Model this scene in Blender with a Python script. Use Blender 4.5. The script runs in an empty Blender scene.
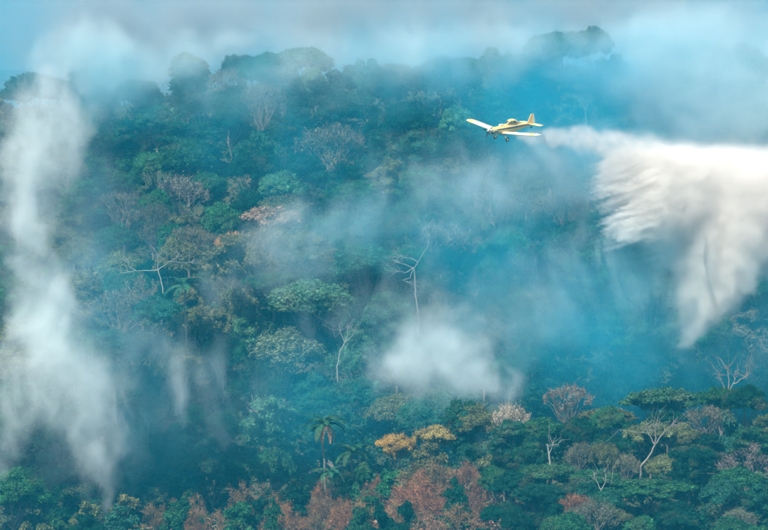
import bpy, bmesh, math, random
import numpy as np
from mathutils import Vector, Matrix, Euler

sc = bpy.context.scene
C = sc.collection
R = math.radians
random.seed(11)

# ------------------------------------------------------------------ camera, sky, sun, exposure
PITCH = R(3.0)
F = 768 * 200 / 36.0                     # pixels of the 768 px wide photograph per unit of tangent
cam_d = bpy.data.cameras.new('camera')
cam_d.lens = 200; cam_d.sensor_width = 36
cam_d.clip_start = 1; cam_d.clip_end = 20000
cam = bpy.data.objects.new('camera', cam_d); C.objects.link(cam)
cam.location = (0, 0, 0); cam.rotation_euler = (R(90) - PITCH, 0, 0)
sc.camera = cam

SUN_EL, SUN_AZ = 52, 208                 # azimuth clockwise from +Y (north)
world = bpy.data.worlds.new('World'); sc.world = world; world.use_nodes = True
wn = world.node_tree.nodes; wl = world.node_tree.links
sky = wn.new('ShaderNodeTexSky'); sky.sky_type = 'NISHITA'; sky.sun_disc = False
sky.sun_elevation = R(SUN_EL); sky.sun_rotation = R(SUN_AZ)
wl.new(sky.outputs[0], wn['Background'].inputs[0]); wn['Background'].inputs[1].default_value = 0.10
sd = bpy.data.lights.new('sun', 'SUN'); sd.energy = 5.0; sd.angle = R(0.53); sd.color = (1, .94, .85)
sun = bpy.data.objects.new('sun', sd); C.objects.link(sun)
to_sun = Vector((math.sin(R(SUN_AZ)) * math.cos(R(SUN_EL)), math.cos(R(SUN_AZ)) * math.cos(R(SUN_EL)), math.sin(R(SUN_EL))))
sun.rotation_euler = to_sun.to_track_quat('Z', 'Y').to_euler()
sc.view_settings.view_transform = 'Standard'; sc.view_settings.look = 'None'
sc.view_settings.exposure = 0.79; sc.view_settings.gamma = 1
sc.cycles.volume_bounces = 6
sc.cycles.max_bounces = 10
sc.cycles.diffuse_bounces = 2
sc.cycles.transparent_max_bounces = 8
sc.cycles.use_denoising = True
sc.cycles.use_adaptive_sampling = True; sc.cycles.adaptive_threshold = .05
sc.cycles.volume_step_rate = 3
sc.cycles.volume_max_steps = 256

# ------------------------------------------------------------------ helpers
def W(px, py, D):
    """world point that the photograph's pixel shows at the distance y = D"""
    u, v = (px - 384) / F, (265 - py) / F
    y = math.cos(PITCH) + v * math.sin(PITCH); z = v * math.cos(PITCH) - math.sin(PITCH)
    k = D / y
    return Vector((u * k, D, z * k))
def project(p):
    y = p[1] * math.cos(PITCH) - p[2] * math.sin(PITCH)
    z = p[1] * math.sin(PITCH) + p[2] * math.cos(PITCH)
    return 384 + F * p[0] / y, 265 - F * z / y, y
def smooth(a, b, x):
    t = min(1, max(0, (x - a) / (b - a))); return t * t * (3 - 2 * t)
def lerp(a, b, t): return a + (b - a) * t

def tag(o, label=None, cat=None, group=None, kind=None):
    if label: o['label'] = label
    if cat: o['category'] = cat
    if group: o['group'] = group
    if kind: o['kind'] = kind
    return o
def empty(name, loc=(0, 0, 0), rot=(0, 0, 0)):
    o = bpy.data.objects.new(name, None); C.objects.link(o); o.location = loc; o.rotation_euler = rot
    o.empty_display_size = .5
    return o
def link(name, me, parent=None, mat=None, smooth_=False):
    if mat and not me.materials: me.materials.append(mat)
    if smooth_:
        me.polygons.foreach_set('use_smooth', [True] * len(me.polygons))
    o = bpy.data.objects.new(name, me); C.objects.link(o)
    if parent: o.parent = parent
    return o
def mesh_np(name, v, f):
    me = bpy.data.meshes.new(name)
    v = np.asarray(v, np.float32); f = np.asarray(f, np.int32)
    n, k = f.shape
    me.vertices.add(len(v)); me.vertices.foreach_set('co', v.ravel())
    me.loops.add(n * k); me.loops.foreach_set('vertex_index', f.ravel())
    me.polygons.add(n); me.polygons.foreach_set('loop_start', np.arange(0, n * k, k, dtype=np.int32))
    me.update(calc_edges=True); me.validate()
    return me

# ------------------------------------------------------------------ materials
def new_mat(name):
    m = bpy.data.materials.new(name); m.use_nodes = True
    nt = m.node_tree; return m, nt, nt.nodes, nt.links
def paint(name, col, rough=.45, metal=0, spec=.5, var=.12, scale=2.0):
    m, nt, n, l = new_mat(name); b = n['Principled BSDF']
    tc = n.new('ShaderNodeTexCoord'); no = n.new('ShaderNodeTexNoise'); no.inputs['Scale'].default_value = scale; no.inputs['Detail'].default_value = 5
    l.new(tc.outputs['Object'], no.inputs['Vector'])
    mx = n.new('ShaderNodeMix'); mx.data_type = 'RGBA'
    l.new(no.outputs['Fac'], mx.inputs['Factor'])
    mx.inputs[6].default_value = (*[c * (1 - var) for c in col], 1); mx.inputs[7].default_value = (*[min(1, c * (1 + var)) for c in col], 1)
    l.new(mx.outputs[2], b.inputs['Base Color'])
    b.inputs['Roughness'].default_value = rough; b.inputs['Metallic'].default_value = metal
    return m
def foliage_mat(name, transl=.25, rough=.6):
    """leaf material: the colour comes from each tree (object colour), broken up by species-scale noise"""
    m, nt, n, l = new_mat(name); n.remove(n['Principled BSDF'])
    out = n['Material Output']
    oi = n.new('ShaderNodeObjectInfo'); geo = n.new('ShaderNodeNewGeometry')
    no = n.new('ShaderNodeTexNoise'); no.inputs['Scale'].default_value = .55; no.inputs['Detail'].default_value = 4; no.inputs['Roughness'].default_value = .7
    l.new(geo.outputs['Position'], no.inputs['Vector'])
    mr = n.new('ShaderNodeMapRange'); mr.inputs[1].default_value = .3; mr.inputs[2].default_value = .7; mr.inputs[3].default_value = .45; mr.inputs[4].default_value = 1.65
    l.new(no.outputs['Fac'], mr.inputs[0])
    isl = n.new('ShaderNodeMapRange'); isl.inputs[3].default_value = .6; isl.inputs[4].default_value = 1.4
    l.new(geo.outputs['Random Per Island'], isl.inputs[0])
    mu = n.new('ShaderNodeMath'); mu.operation = 'MULTIPLY'; l.new(mr.outputs[0], mu.inputs[0]); l.new(isl.outputs[0], mu.inputs[1])
    vm = n.new('ShaderNodeVectorMath'); vm.operation = 'SCALE'
    l.new(oi.outputs['Color'], vm.inputs[0]); l.new(mu.outputs[0], vm.inputs['Scale'])
    # some leaves yellower or browner
    n2 = n.new('ShaderNodeTexNoise'); n2.inputs['Scale'].default_value = .23; n2.inputs['Detail'].default_value = 3
    l.new(geo.outputs['Position'], n2.inputs['Vector'])
    r2 = n.new('ShaderNodeMapRange'); r2.inputs[1].default_value = .52; r2.inputs[2].default_value = .75; r2.inputs[4].default_value = .45
    l.new(n2.outputs['Fac'], r2.inputs[0])
    mx = n.new('ShaderNodeMix'); mx.data_type = 'RGBA'; l.new(r2.outputs[0], mx.inputs['Factor'])
    l.new(vm.outputs[0], mx.inputs[6]); mx.inputs[7].default_value = (.17, .13, .075, 1)
    d = n.new('ShaderNodeBsdfDiffuse'); t = n.new('ShaderNodeBsdfTranslucent'); ms = n.new('ShaderNodeMixShader')
    l.new(mx.outputs[2], d.inputs[0]); l.new(mx.outputs[2], t.inputs[0]); ms.inputs[0].default_value = transl
    l.new(d.outputs[0], ms.inputs[1]); l.new(t.outputs[0], ms.inputs[2]); l.new(ms.outputs[0], out.inputs[0])
    return m
def bark_mat(name, col):
    return paint(name, col, .85, var=.35, scale=3)
M_leaf = foliage_mat('leaves')
M_twig = foliage_mat('twigs', .1)
M_bark = bark_mat('bark', (.16, .13, .1))
M_pale = bark_mat('pale_bark', (.22, .19, .155))
M_white = bark_mat('bleached_wood', (.28, .26, .22))
def ground_mat():
    m, nt, n, l = new_mat('forest_floor'); b = n['Principled BSDF']
    g = n.new('ShaderNodeNewGeometry')
    no = n.new('ShaderNodeTexNoise'); no.inputs['Scale'].default_value = .12; no.inputs['Detail'].default_value = 10; no.inputs['Roughness'].default_value = .65
    l.new(g.outputs['Position'], no.inputs['Vector'])
    cr = n.new('ShaderNodeValToRGB'); l.new(no.outputs['Fac'], cr.inputs[0])
    e = cr.color_ramp.elements
    e[0].position = .35; e[0].color = (.018, .032, .016, 1); e[1].position = .68; e[1].color = (.10, .07, .045, 1)
    x = e.new(.5); x.color = (.035, .055, .025, 1)
    l.new(cr.outputs[0], b.inputs['Base Color']); b.inputs['Roughness'].default_value = 1
    bp = n.new('ShaderNodeBump'); bp.inputs['Distance'].default_value = 1.5
    n3 = n.new('ShaderNodeTexNoise'); n3.inputs['Scale'].default_value = .9; n3.inputs['Detail'].default_value = 8
    l.new(g.outputs['Position'], n3.inputs['Vector']); l.new(n3.outputs['Fac'], bp.inputs['Height']); l.new(bp.outputs[0], b.inputs['Normal'])
    return m

# ------------------------------------------------------------------ terrain
def interp(tab, x):
    return float(np.interp(x, [a for a, b in tab], [b for a, b in tab]))
FAR_CREST = [(-200, 105), (0, 88), (60, 82), (110, 88), (150, 76), (200, 64), (260, 60), (330, 56), (430, 54), (500, 50), (560, 44), (620, 54), (680, 52), (768, 54), (1000, 60)]
NEAR_CREST = [(-200, 560), (0, 530), (100, 515), (200, 490), (300, 470), (370, 452), (430, 432), (500, 425), (560, 408), (620, 412), (700, 405), (768, 400), (1000, 390)]
D_NEAR0, D_NEAR, D_FAR0, D_FAR = 560., 640., 690., 868.
H_FAR, H_NEAR = 12.5, 6.5
def ground(x, D):
    """height of the land at (x, D)"""
    px = 384 + F * x / max(D, 300)
    far0 = W(384, 525, D_FAR0).z - H_FAR
    far1 = W(384, interp(FAR_CREST, px), D_FAR).z - H_FAR
    zn1 = W(384, interp(NEAR_CREST, px), D_NEAR).z - H_NEAR
    zn0 = zn1 - 24
    und = 2.6 * math.sin(x / 21 + D / 37) + 1.9 * math.sin(x / 12 - D / 19 + 1) + 1.2 * math.sin(x / 7.3 + D / 9.1)
    if D < D_NEAR0:
        return lerp(-112, zn0, smooth(D_NEAR0 - 120, D_NEAR0, D)) + und * .3 * smooth(400, 560, D)
    if D < D_NEAR:
        t = (D - D_NEAR0) / (D_NEAR - D_NEAR0)
        return zn0 + (zn1 - zn0) * (1.25 * t - .25 * t * t * t) + und * .3
    if D < D_FAR0:
        t = (D - D_NEAR) / (D_FAR0 - D_NEAR); t = t * t * (3 - 2 * t)
        return lerp(zn1, far0, t) + und * lerp(.3, .55, t) - 4 * math.sin(math.pi * t)
    if D < D_FAR:
        t = (D - D_FAR0) / (D_FAR - D_FAR0)
        return lerp(far0, far1, t + .05 * math.sin(t * math.pi * 2)) + und * lerp(.55, 1, smooth(0, .3, t)) * lerp(1, .25, smooth(.8, 1, t))
    t = min(1, max(0, D - D_FAR - 25) / 500)
    return far1 - 22 * t * t * (3 - 2 * t) + und * .25 + 7.5 * math.exp(-((D - 893) / 10) ** 2) + 6 * math.sin(D / 700.) * min(1, (D - D_FAR) / 1500)

def axis(lo, hi, a, b, step, far):
    inner = list(np.arange(a, b + .1, step))
    left = [a - (a - lo) * (k / far) ** 2 for k in range(far, 0, -1)]
    right = [b + (hi - b) * (k / far) ** 2 for k in range(1, far + 1)]
    return left + inner + right
xs = axis(-5000, 5000, -120, 120, 4, 14); ys = axis(-800, 6000, 420, 960, 3, 14)
vv = [(x, y, ground(x, y)) for y in ys for x in xs]
nx = len(xs)
ff = [(j * nx + i, j * nx + i + 1, (j + 1) * nx + i + 1, (j + 1) * nx + i) for j in range(len(ys) - 1) for i in range(nx - 1)]
terr = link('terrain', mesh_np('terrain', vv, ff), mat=ground_mat(), smooth_=True)
tag(terr, 'forested hillside land falling into a ravine', kind='structure')
ZMIN = min(v[2] for v in vv)

# ------------------------------------------------------------------ plant builders
class Buf:
    def __init__(s): s.v = []; s.f = []; s.n = 0
    def add(s, v, f):
        s.v.append(np.asarray(v, float)); s.f.append(np.asarray(f, int) + s.n); s.n += len(v)
    def mesh(s, name): return mesh_np(name, np.concatenate(s.v), np.concatenate(s.f))
def unit(v): return v / np.maximum(1e-9, np.linalg.norm(v, axis=-1, keepdims=True))
def leaves(rng, pos, nrm, size, tilt=.6, aspect=1.7):
    """rhombic leaf sprays at pos, facing roughly nrm"""
    n = len(pos)
    nn = unit(nrm + rng.normal(0, tilt, (n, 3)))
    a = unit(np.cross(nn, rng.normal(0, 1, (n, 3)))); b = np.cross(nn, a)
    s = size * rng.uniform(.55, 1.35, (n, 1))
    p = np.stack([pos - a * s * aspect / 2, pos - b * s / 2, pos + a * s * aspect / 2, pos + b * s / 2], 1).reshape(-1, 3)
    return p, np.arange(4 * n).reshape(n, 4)
def tube(path, rad, k=5):
    path = [Vector(p) for p in path]; v = []; f = []
    for i, p in enumerate(path):
        d = (path[min(i + 1, len(path) - 1)] - path[max(i - 1, 0)]).normalized()
        a = d.cross(Vector((0.3, 1, 0.2))).normalized(); b = d.cross(a)
        r = rad[i] if not isinstance(rad, (int, float)) else rad
        for j in range(k):
            t = 2 * math.pi * j / k; v.append(p + (a * math.cos(t) + b * math.sin(t)) * r)
    for i in range(len(path) - 1):
        for j in range(k):
            f.append((i * k + j, i * k + (j + 1) % k, (i + 1) * k + (j + 1) % k, (i + 1) * k + j))
    return [tuple(x) for x in v], f
def wig(a, b, rng, n=5, amp=.08):
    a = np.array(a, float); b = np.array(b, float); L = np.linalg.norm(b - a)
    out = []
    for i in range(n + 1):
        t = i / n; p = a + (b - a) * t
        if 0 < i < n: p = p + rng.normal(0, amp * L, 3) * math.sin(math.pi * t) ** .5
        out.append(p)
    return out

# every crown is made for a tree of unit-ish size: radius 6 m, height 13 m, then scaled
def clumps(rng, style):
    """centres and radii of the foliage clumps of one crown"""
    out = []
    if style == 'dome':
        n = 46
        for i in range(n):
            t = (i + .5) / n; el = math.asin(t ** .8); az = i * 2.39996 + rng.normal(0, .3)
            r = rng.uniform(.78, 1.05)
            out.append((6 * .86 * r * math.cos(el) * math.cos(az), 6 * .86 * r * math.cos(el) * math.sin(az), 8.3 + 4.0 * r * math.sin(el), rng.uniform(.95, 1.75)))
    elif style == 'ragged':
        for i in range(34):
            az = rng.uniform(0, 6.28); q = rng.uniform(0, 1) ** .5
            out.append((5.6 * q * math.cos(az), 5.6 * q * math.sin(az), 7 + 5.8 * (1 - q ** 1.6) * rng.uniform(.5, 1.1) + rng.normal(0, .7), rng.uniform(.7, 1.7)))
    elif style == 'umbrella':
        for i in range(34):
            az = i * 2.39996; q = ((i + .5) / 34) ** .5
            out.append((6.2 * q * math.cos(az), 6.2 * q * math.sin(az), 11.3 - 1.9 * q * q + rng.normal(0, .35), rng.uniform(.8, 1.35)))
        for i in range(10):
            az = rng.uniform(0, 6.28); q = rng.uniform(.3, .8)
            out.append((5 * q * math.cos(az), 5 * q * math.sin(az), rng.uniform(7.5, 9), rng.uniform(.6, 1.1)))
    elif style == 'tall':
        for i in range(44):
            az = i * 2.39996; z = 3.5 + 9.6 * (i + .5) / 44
            w = 3.9 * math.sin(math.pi * min(1, (13.6 - z) / 9.5) ** .75) ** .6 if z < 13.5 else .5
            w *= rng.uniform(.65, 1.1)
            out.append((w * math.cos(az), w * math.sin(az), z, rng.uniform(.8, 1.5)))
    elif style == 'layers':
        for lay, (z, w) in enumerate(((12.2, 2.6), (10.6, 4.8), (8.6, 6.0), (6.6, 5.0))):
            for i in range(5 + lay * 4):
                az = rng.uniform(0, 6.28); q = rng.uniform(.35, 1)
                out.append((w * q * math.cos(az), w * q * math.sin(az), z + rng.normal(0, .35) - q * .7, rng.uniform(.85, 1.45)))
    elif style == 'shrub':
        for i in range(26):
            az = rng.uniform(0, 6.28); q = rng.uniform(0, 1) ** .5
            out.append((5.6 * q * math.cos(az), 5.6 * q * math.sin(az), 2 + 9.5 * (1 - q ** 2) * rng.uniform(.35, 1.05), rng.uniform(1.1, 2.1)))
    return out
def leafy_crown(seed, style, size=.25, dens=26, flat=.62, tilt=.55):
    rng = np.random.default_rng(seed); B = Buf(); P = []; N = []
    cl = clumps(rng, style)
    for (x, y, z, r) in cl:
        n = int(dens * r * r * 4)
        d = unit(rng.normal(0, 1, (n, 3))); d[:, 2] = np.where(d[:, 2] < -.25, -d[:, 2], d[:, 2])
        # second-order lumps on each clump
        lump = 1 + .22 * np.sin(d[:, :1] * 5 + seed) * np.sin(d[:, 1:2] * 6 + x) + rng.normal(0, .1, (n, 1))
        P.append(np.array([x, y, z]) + d * lump * r * np.array([1, 1, flat])); N.append(unit(d * np.array([1, 1, 1 / flat])))
    P = np.concatenate(P); N = np.concatenate(N)
    B.add(*leaves(rng, P, N, size, tilt))
    # shaded inner foliage that closes the crown
    P2 = []; zc = np.array([c[:3] for c in cl]); mid = zc.mean(0)
    for (x, y, z, rr) in cl:
        q = rng.uniform(.35, 1, (int(26 * rr), 1)); P2.append(mid + (np.array([x, y, z]) - mid) * q + rng.normal(0, .5, (len(q), 3)) * rr * .6)
    P2 = np.concatenate(P2); B.add(*leaves(rng, P2, np.tile([0, 0, 1.], (len(P2), 1)), .75, 1.2))
    # loose sprays standing off the outline
    k = len(P) // 9; idx = rng.integers(0, len(P), k)
    B.add(*leaves(rng, P[idx] + N[idx] * rng.uniform(.1, .7, (k, 1)), N[idx], size * .8, 1.2))
    return B.mesh('crown_' + style), cl
def trunk_mesh(seed, cl, r0=.32, bare=1.0, fork=3.6, nlimb=10):
    rng = np.random.default_rng(seed + 500); B = Buf()
    top = np.mean([c[2] for c in cl]); fx, fy = rng.normal(0, .4, 2)
    base = (0, 0, -3); fk = (fx, fy, fork)
    B.add(*tube(wig(base, fk, rng, 5, .02), [r0 * 1.35, r0 * 1.1, r0, r0 * .92, r0 * .88, r0 * .85], 7))
    pick = sorted(cl, key=lambda c: rng.random())[:nlimb]
    for c in pick:
        B.add(*tube(wig(fk, (c[0] * .93, c[1] * .93, c[2] - .2), rng, 5, .05), [r0 * .6, r0 * .45, r0 * .33, r0 * .25, r0 * .17, r0 * .08]))
    return B.mesh('trunk')
def twig_crown(seed, style='dome', dens=1.0, upward=.35, spread=1.0, droop=0.0):
    """half-bare crown: a mist of fine twigs on forking branches"""
    rng = np.random.default_rng(seed); B = Buf(); cl = clumps(rng, style)
    segs = []
    for (x, y, z, r) in cl:
        for k in range(int(30 * dens)):
            p = np.array([x, y, z]) + rng.normal(0, .28, 3) * r
            d = unit(np.array([x * .25, y * .25, 1.2 * upward * 3]) + rng.normal(0, .75, 3))
            L = rng.uniform(.5, 1.25) * r * spread
            q = p
            for s in range(2):
                e = q + d * L / 2; segs.append((q, e, .055 if s == 0 else .035)); q = e
                d = unit(d + rng.normal(0, .45, 3) - np.array([0, 0, droop]))
    a = np.array([s[0] for s in segs]); b = np.array([s[1] for s in segs]); w = np.array([[s[2]] for s in segs])
    dd = unit(b - a); side = unit(np.cross(dd, rng.normal(0, 1, dd.shape)))
    v = np.stack([a - side * w, a + side * w, b + side * w * .6, b - side * w * .6], 1).reshape(-1, 3)
    B.add(v, np.arange(len(v)).reshape(-1, 4))
    # a few remaining leaves
    idx = rng.integers(0, len(b), len(b) // 2)
    B.add(*leaves(rng, b[idx], np.tile([0, 0, 1.], (len(idx), 1)), .2, 1.0))
    return B.mesh('twigs'), cl

STYLES = {}
for i, st in enumerate(('dome', 'dome', 'dome', 'ragged', 'ragged', 'umbrella', 'umbrella', 'tall', 'tall', 'layers', 'layers')):
    me, cl = leafy_crown(20 + i, st, dens=72 if st in ('dome', 'layers', 'tall') else 80)
    me.materials.append(M_leaf); tm = trunk_mesh(20 + i, cl)
    STYLES.setdefault(st, []).append((me, tm))
for i in range(4):
    me, cl = leafy_crown(60 + i, 'shrub', size=.5, dens=17, flat=.8, tilt=.7)
    me.materials.append(M_leaf); STYLES.setdefault('shrub', []).append((me, trunk_mesh(60 + i, cl, .22, fork=1.5)))
for i, st in enumerate(('dome', 'umbrella', 'ragged', 'dome')):
    me, cl = twig_crown(80 + i, st); me.materials.append(M_twig)
    STYLES.setdefault('twiggy', []).append((me, trunk_mesh(80 + i, cl, .3, nlimb=22)))
for i in range(3):
    me, cl = twig_crown(90 + i, 'shrub', 1.5, .1, 1.3, .35); me.materials.append(M_twig)
    STYLES.setdefault('slash', []).append((me, trunk_mesh(90 + i, cl, .16, fork=1.2)))

THINGS = []          # (object, kind words, px, py, visible rank data) of every plant, for the labels
def plant(name, style, px, pytop, D, rad, col, label=None, cat='tree', group=None, bark=None, variant=None, hmin=3.0, hmax=40, rz=None):
    p = W(px, pytop, D); g = ground(p.x, D); h = min(hmax, max(hmin, p.z - g))
    lib = STYLES[style]; cm, tm = lib[(variant if variant is not None else random.randrange(99)) % len(lib)]
    t = empty(name, (p.x, D, g), (0, 0, random.uniform(0, 6.28) if rz is None else rz))
    s = rad / 6.6; t.scale = (s, s, h / 13.3)
    tr = bpy.data.objects.new('trunk', tm); C.objects.link(tr); tr.parent = t
    if not tm.materials: tm.materials.append(M_bark)
    tr.material_slots[0].link = 'OBJECT'; tr.material_slots[0].material = bark or M_bark
    cr = bpy.data.objects.new('crown', cm); C.objects.link(cr); cr.parent = t
    cr.color = (*col, 1)
    tag(t, label, cat, group)
    THINGS.append(dict(o=t, name=name, style=style, label=label, x=p.x, D=D, zt=g + h, zc=g + h * .62, r=rad, hh=h * .4, col=col))
    return t

def D_at(px, py, h=None):
    """distance at which the canopy of the far slope shows at this pixel"""
    best = (1e9, 700)
    for D in np.arange(D_FAR0, D_FAR + 4, 2):
        x = (px - 384) / F * D
        y = project((x, D, ground(x, D) + (H_FAR if h is None else h)))[1]
        best = min(best, (abs(y - py), D))
    return float(best[1])
def D_near(px, py):
    best = (1e9, 600)
    for D in np.arange(D_NEAR0 - 10, D_NEAR + 3, 2):
        x = (px - 384) / F * D
        y = project((x, D, ground(x, D) + H_NEAR))[1]
        best = min(best, (abs(y - py), D))
    return float(best[1])

DK = (.010, .05, .026); GM = (.03, .105, .04); GB = (.025, .095, .055); GP = (.075, .17, .085); GY = (.08, .15, .04)
OL = (.12, .13, .055); BR = (.20, .12, .06); MV = (.135, .12, .08); GR = (.19, .165, .135); GO = (.38, .24, .06); OR = (.36, .2, .09)
PK = (.30, .21, .15); RD = (.22, .095, .045); ST = (.25, .18, .10)

# ------------------------------------------------------------------ trees that the photograph lets one single out
def far(name, style, px, pyt, rpx, col, label, mid=0, **k):
    D = D_at(px, pyt + mid); plant(name, style, px, pyt, D, rpx * D / F, col, label, **k); return D
def near(name, style, px, pyt, rpx, col, label, mid=0, **k):
    D = D_near(px, pyt + mid); plant(name, style, px, pyt, D, rpx * D / F, col, label, **k); return D
far('dome_tree', 'dome', 312, 283, 54, GP, 'broadest pale blue-green domed crown, mid-slope above the low white smoke puff', mid=6, variant=0, hmin=14)
far('dome_tree', 'dome', 285, 332, 46, (.13, .16, .09), 'wide grey-brown domed crown just below the broad pale dome', mid=4, variant=1)
far('dome_tree', 'dome', 560, 36, 36, GB, 'tallest dark dome breaking the skyline above the yellow airplane', variant=2, hmin=15)
far('dome_tree', 'dome', 405, 104, 30, DK, 'dark blue-green crown up left of the airplane wing tip', variant=2)
far('umbrella_tree', 'umbrella', 270, 202, 30, PK, 'flat pinkish leafless crown on the dark upper left slope', variant=0, mid=2)
far('umbrella_tree', 'umbrella', 232, 228, 17, OR, 'small crown turning orange left of the flat pinkish crown', variant=1)
far('twiggy_tree', 'twiggy', 183, 176, 30, GR, 'grey leafless crown above the forked white branch', variant=0)
far('twiggy_tree', 'twiggy', 190, 222, 26, MV, 'mauve-brown twiggy crown beside the forked white branch', variant=1)
far('twiggy_tree', 'twiggy', 142, 276, 24, (.22, .18, .12), 'brownish twiggy crown left of the far palm', variant=2)
far('twiggy_tree', 'twiggy', 440, 222, 34, GR, 'pinkish grey leafless crown behind the bleached twisted branches', variant=0)
far('twiggy_tree', 'twiggy', 545, 288, 34, MV, 'wide grey-mauve twiggy crown left of the dark crown under the water cloud', variant=3)
far('twiggy_tree', 'twiggy', 495, 182, 28, GR, 'pale leafless crown below the airplane, veiled by smoke', variant=2)
far('ragged_tree', 'ragged', 655, 258, 27, DK, 'dark ragged crown standing up in the mist under the white water cloud', variant=0, hmin=15)
far('ragged_tree', 'ragged', 745, 308, 30, MV, 'dull brownish crown right of the falling streak of water', variant=1)
far('dome_tree', 'dome', 40, 74, 46, DK, 'dark crown on the skyline at the far left, over the smoke column', variant=0)
far('dome_tree', 'dome', 96, 84, 26, DK, 'smaller dark skyline crown right of the leftmost dark one', variant=1)
far('dome_tree', 'dome', 285, 122, 34, DK, 'very dark broad crown high on the slope above the flat pinkish crown', variant=1)
near('dome_tree', 'dome', 412, 372, 26, GB, 'blue-green dome half swallowed by the low white smoke puff', variant=2, hmin=8) if False else None
near('twiggy_tree', 'twiggy', 568, 380, 27, GR, 'bare grey-topped tree on the crest of the near ridge, right of the white twiggy one', variant=1, hmin=8)
near('umbrella_tree', 'umbrella', 662, 399, 40, (.05, .12, .06), 'spreading green crown over the forked pale trunk on the near ridge', variant=0, hmin=9)
near('twiggy_tree', 'twiggy', 706, 410, 30, MV, 'grey-brown leafless crown on the near ridge between the spreading crown and the dark one', variant=0, hmin=7)
near('dome_tree', 'dome', 744, 402, 27, DK, 'dark green crown on the near crest below the pale skyline trunk', variant=0, hmin=9)
near('twiggy_tree', 'twiggy', 748, 446, 34, (.16, .125, .105), 'low grey-brown twiggy crown under the dark crest crown at the right edge', variant=2, mid=6)
near('dome_tree', 'dome', 738, 468, 32, GM, 'fresh green domed crown near the bottom right corner', variant=1, mid=6)
near('dome_tree', 'dome', 692, 444, 30, DK, 'shadowy dark crown right of the forked pale trunk', variant=2, mid=6)
near('umbrella_tree', 'umbrella', 648, 476, 46, GM, 'broad bright green crown low on the near ridge under the forked pale trunk', variant=1, mid=6)
near('twiggy_tree', 'twiggy', 578, 494, 24, RD, 'dark reddish leafless bush at the bottom right of centre', variant=3, mid=6)
near('tall_tree', 'tall', 462, 404, 25, GB, 'tall dense green tree on the near ridge right of the golden crown', variant=0, hmin=7.5)
near('dome_tree', 'dome', 472, 404, 26, OL, 'olive rounded crown just left of the white twiggy tree', variant=1, hmin=10)
near('umbrella_tree', 'umbrella', 396, 430, 19, GO, 'small golden yellow crown right of the palm with orange fronds', variant=0, hmin=6)
near('umbrella_tree', 'umbrella', 436, 422, 22, (.34, .27, .09), 'dull yellow flat crown right of the golden one', variant=1, hmin=6)
near('dome_tree', 'dome', 541, 420, 28, GM, 'green crown on the near ridge between the white twiggy tree and the bare grey one', variant=1, hmin=7)
near('umbrella_tree', 'umbrella', 606, 408, 30, OL, 'olive flat-topped crown right of the bare grey-topped tree', variant=0, hmin=7)
near('dome_tree', 'dome', 612, 436, 30, DK, 'dark domed crown left of the forked pale trunk', variant=0, mid=5)
near('umbrella_tree', 'umbrella', 548, 462, 34, (.045, .11, .045), 'wide green crown under the white stub trunk', variant=1, mid=5)
near('umbrella_tree', 'umbrella', 594, 466, 26, GM, 'green crown above the dark reddish bush', variant=0, mid=5)
near('twiggy_tree', 'twiggy', 512, 404, 24, (.40, .33, .24), 'whitish bare twiggy tree on the near crest under the smoke', variant=3, hmin=8, bark=M_white)

# ------------------------------------------------------------------ trees of bleached wood, forked trunks
def bare_tree(name, label, base, paths, r, cat='tree', mat=None):
    """paths: image-space polylines (px, py, D offset); the first is the trunk, each other one is a branch"""
    D = base
    pts0 = [W(a, b, D + c) for a, b, c in paths[0]]
    foot = pts0[0].copy(); g = ground(foot.x, foot.y); t = empty(name, (foot.x, foot.y, g - .3))
    off = t.location
    if foot.z > g: pts0 = [Vector((foot.x, foot.y, g - .5))] + pts0
    rng = np.random.default_rng(int(abs(foot.x) * 10))
    def mk(pts, r0, r1, nm):
        full = []
        for a, b in zip(pts, pts[1:]):
            w = wig(a - off, b - off, rng, 3, .035); full += w[:-1]
        full.append(np.array(pts[-1] - off)); n = len(full)
        v, f = tube(full, [r0 + (r1 - r0) * i / (n - 1) for i in range(n)], 6)
        link(nm, mesh_np(nm, v, f), t, mat or M_pale, True)
    mk(pts0, r, r * .5, 'trunk')
    for i, p in enumerate(paths[1:]):
        mk([W(a, b, D + c) for a, b, c in p], r * .5, r * .14, 'branch')
    # twigs at the tips, one mesh
    B = Buf()
    for p in paths[1:]:
        e = W(*[p[-1][0], p[-1][1], D + p[-1][2]]) - off; s = W(*[p[-2][0], p[-2][1], D + p[-2][2]]) - off
        for k in range(11):
            q = s + (e - s) * rng.uniform(.3, 1); d = (e - s).normalized() + Vector(rng.normal(0, .7, 3))
            B.add(*tube(wig(q, q + d * rng.uniform(.8, 2.4), rng, 4, .12), [r * .2, r * .15, r * .11, r * .08, r * .05], 4))
    tw = link('twigs', B.mesh('twigs'), t, mat or M_pale); tw['kind'] = 'stuff'
    tag(t, label, cat)
    x, y, _ = project(off)
    THINGS.append(dict(o=t, name=name, style='bare', label=label, x=off.x, D=off.y, zt=pts0[-1].z, zc=pts0[-1].z, r=1, hh=1, col=(1, 1, 1)))
    return t
DW = D_at(160, 285)
bare_tree('dead_tree', 'forked white dead branch lying bright against the dark left slope', DW,
          [[(163, 292, 0), (161, 280, 0), (158, 270, 0)], [(158, 270, 0), (137, 271, 0), (124, 273, 0)], [(158, 270, 0), (168, 262, 0), (180, 256, 0)], [(158, 270, 0), (158, 260, 0), (156, 253, 0)],
           [(137, 271, 0), (130, 267, 0), (127, 262, 0)], [(168, 262, 0), (184, 263, 1), (192, 262, 1)]], .17, mat=M_white)
DW = D_at(414, 292)
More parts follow.
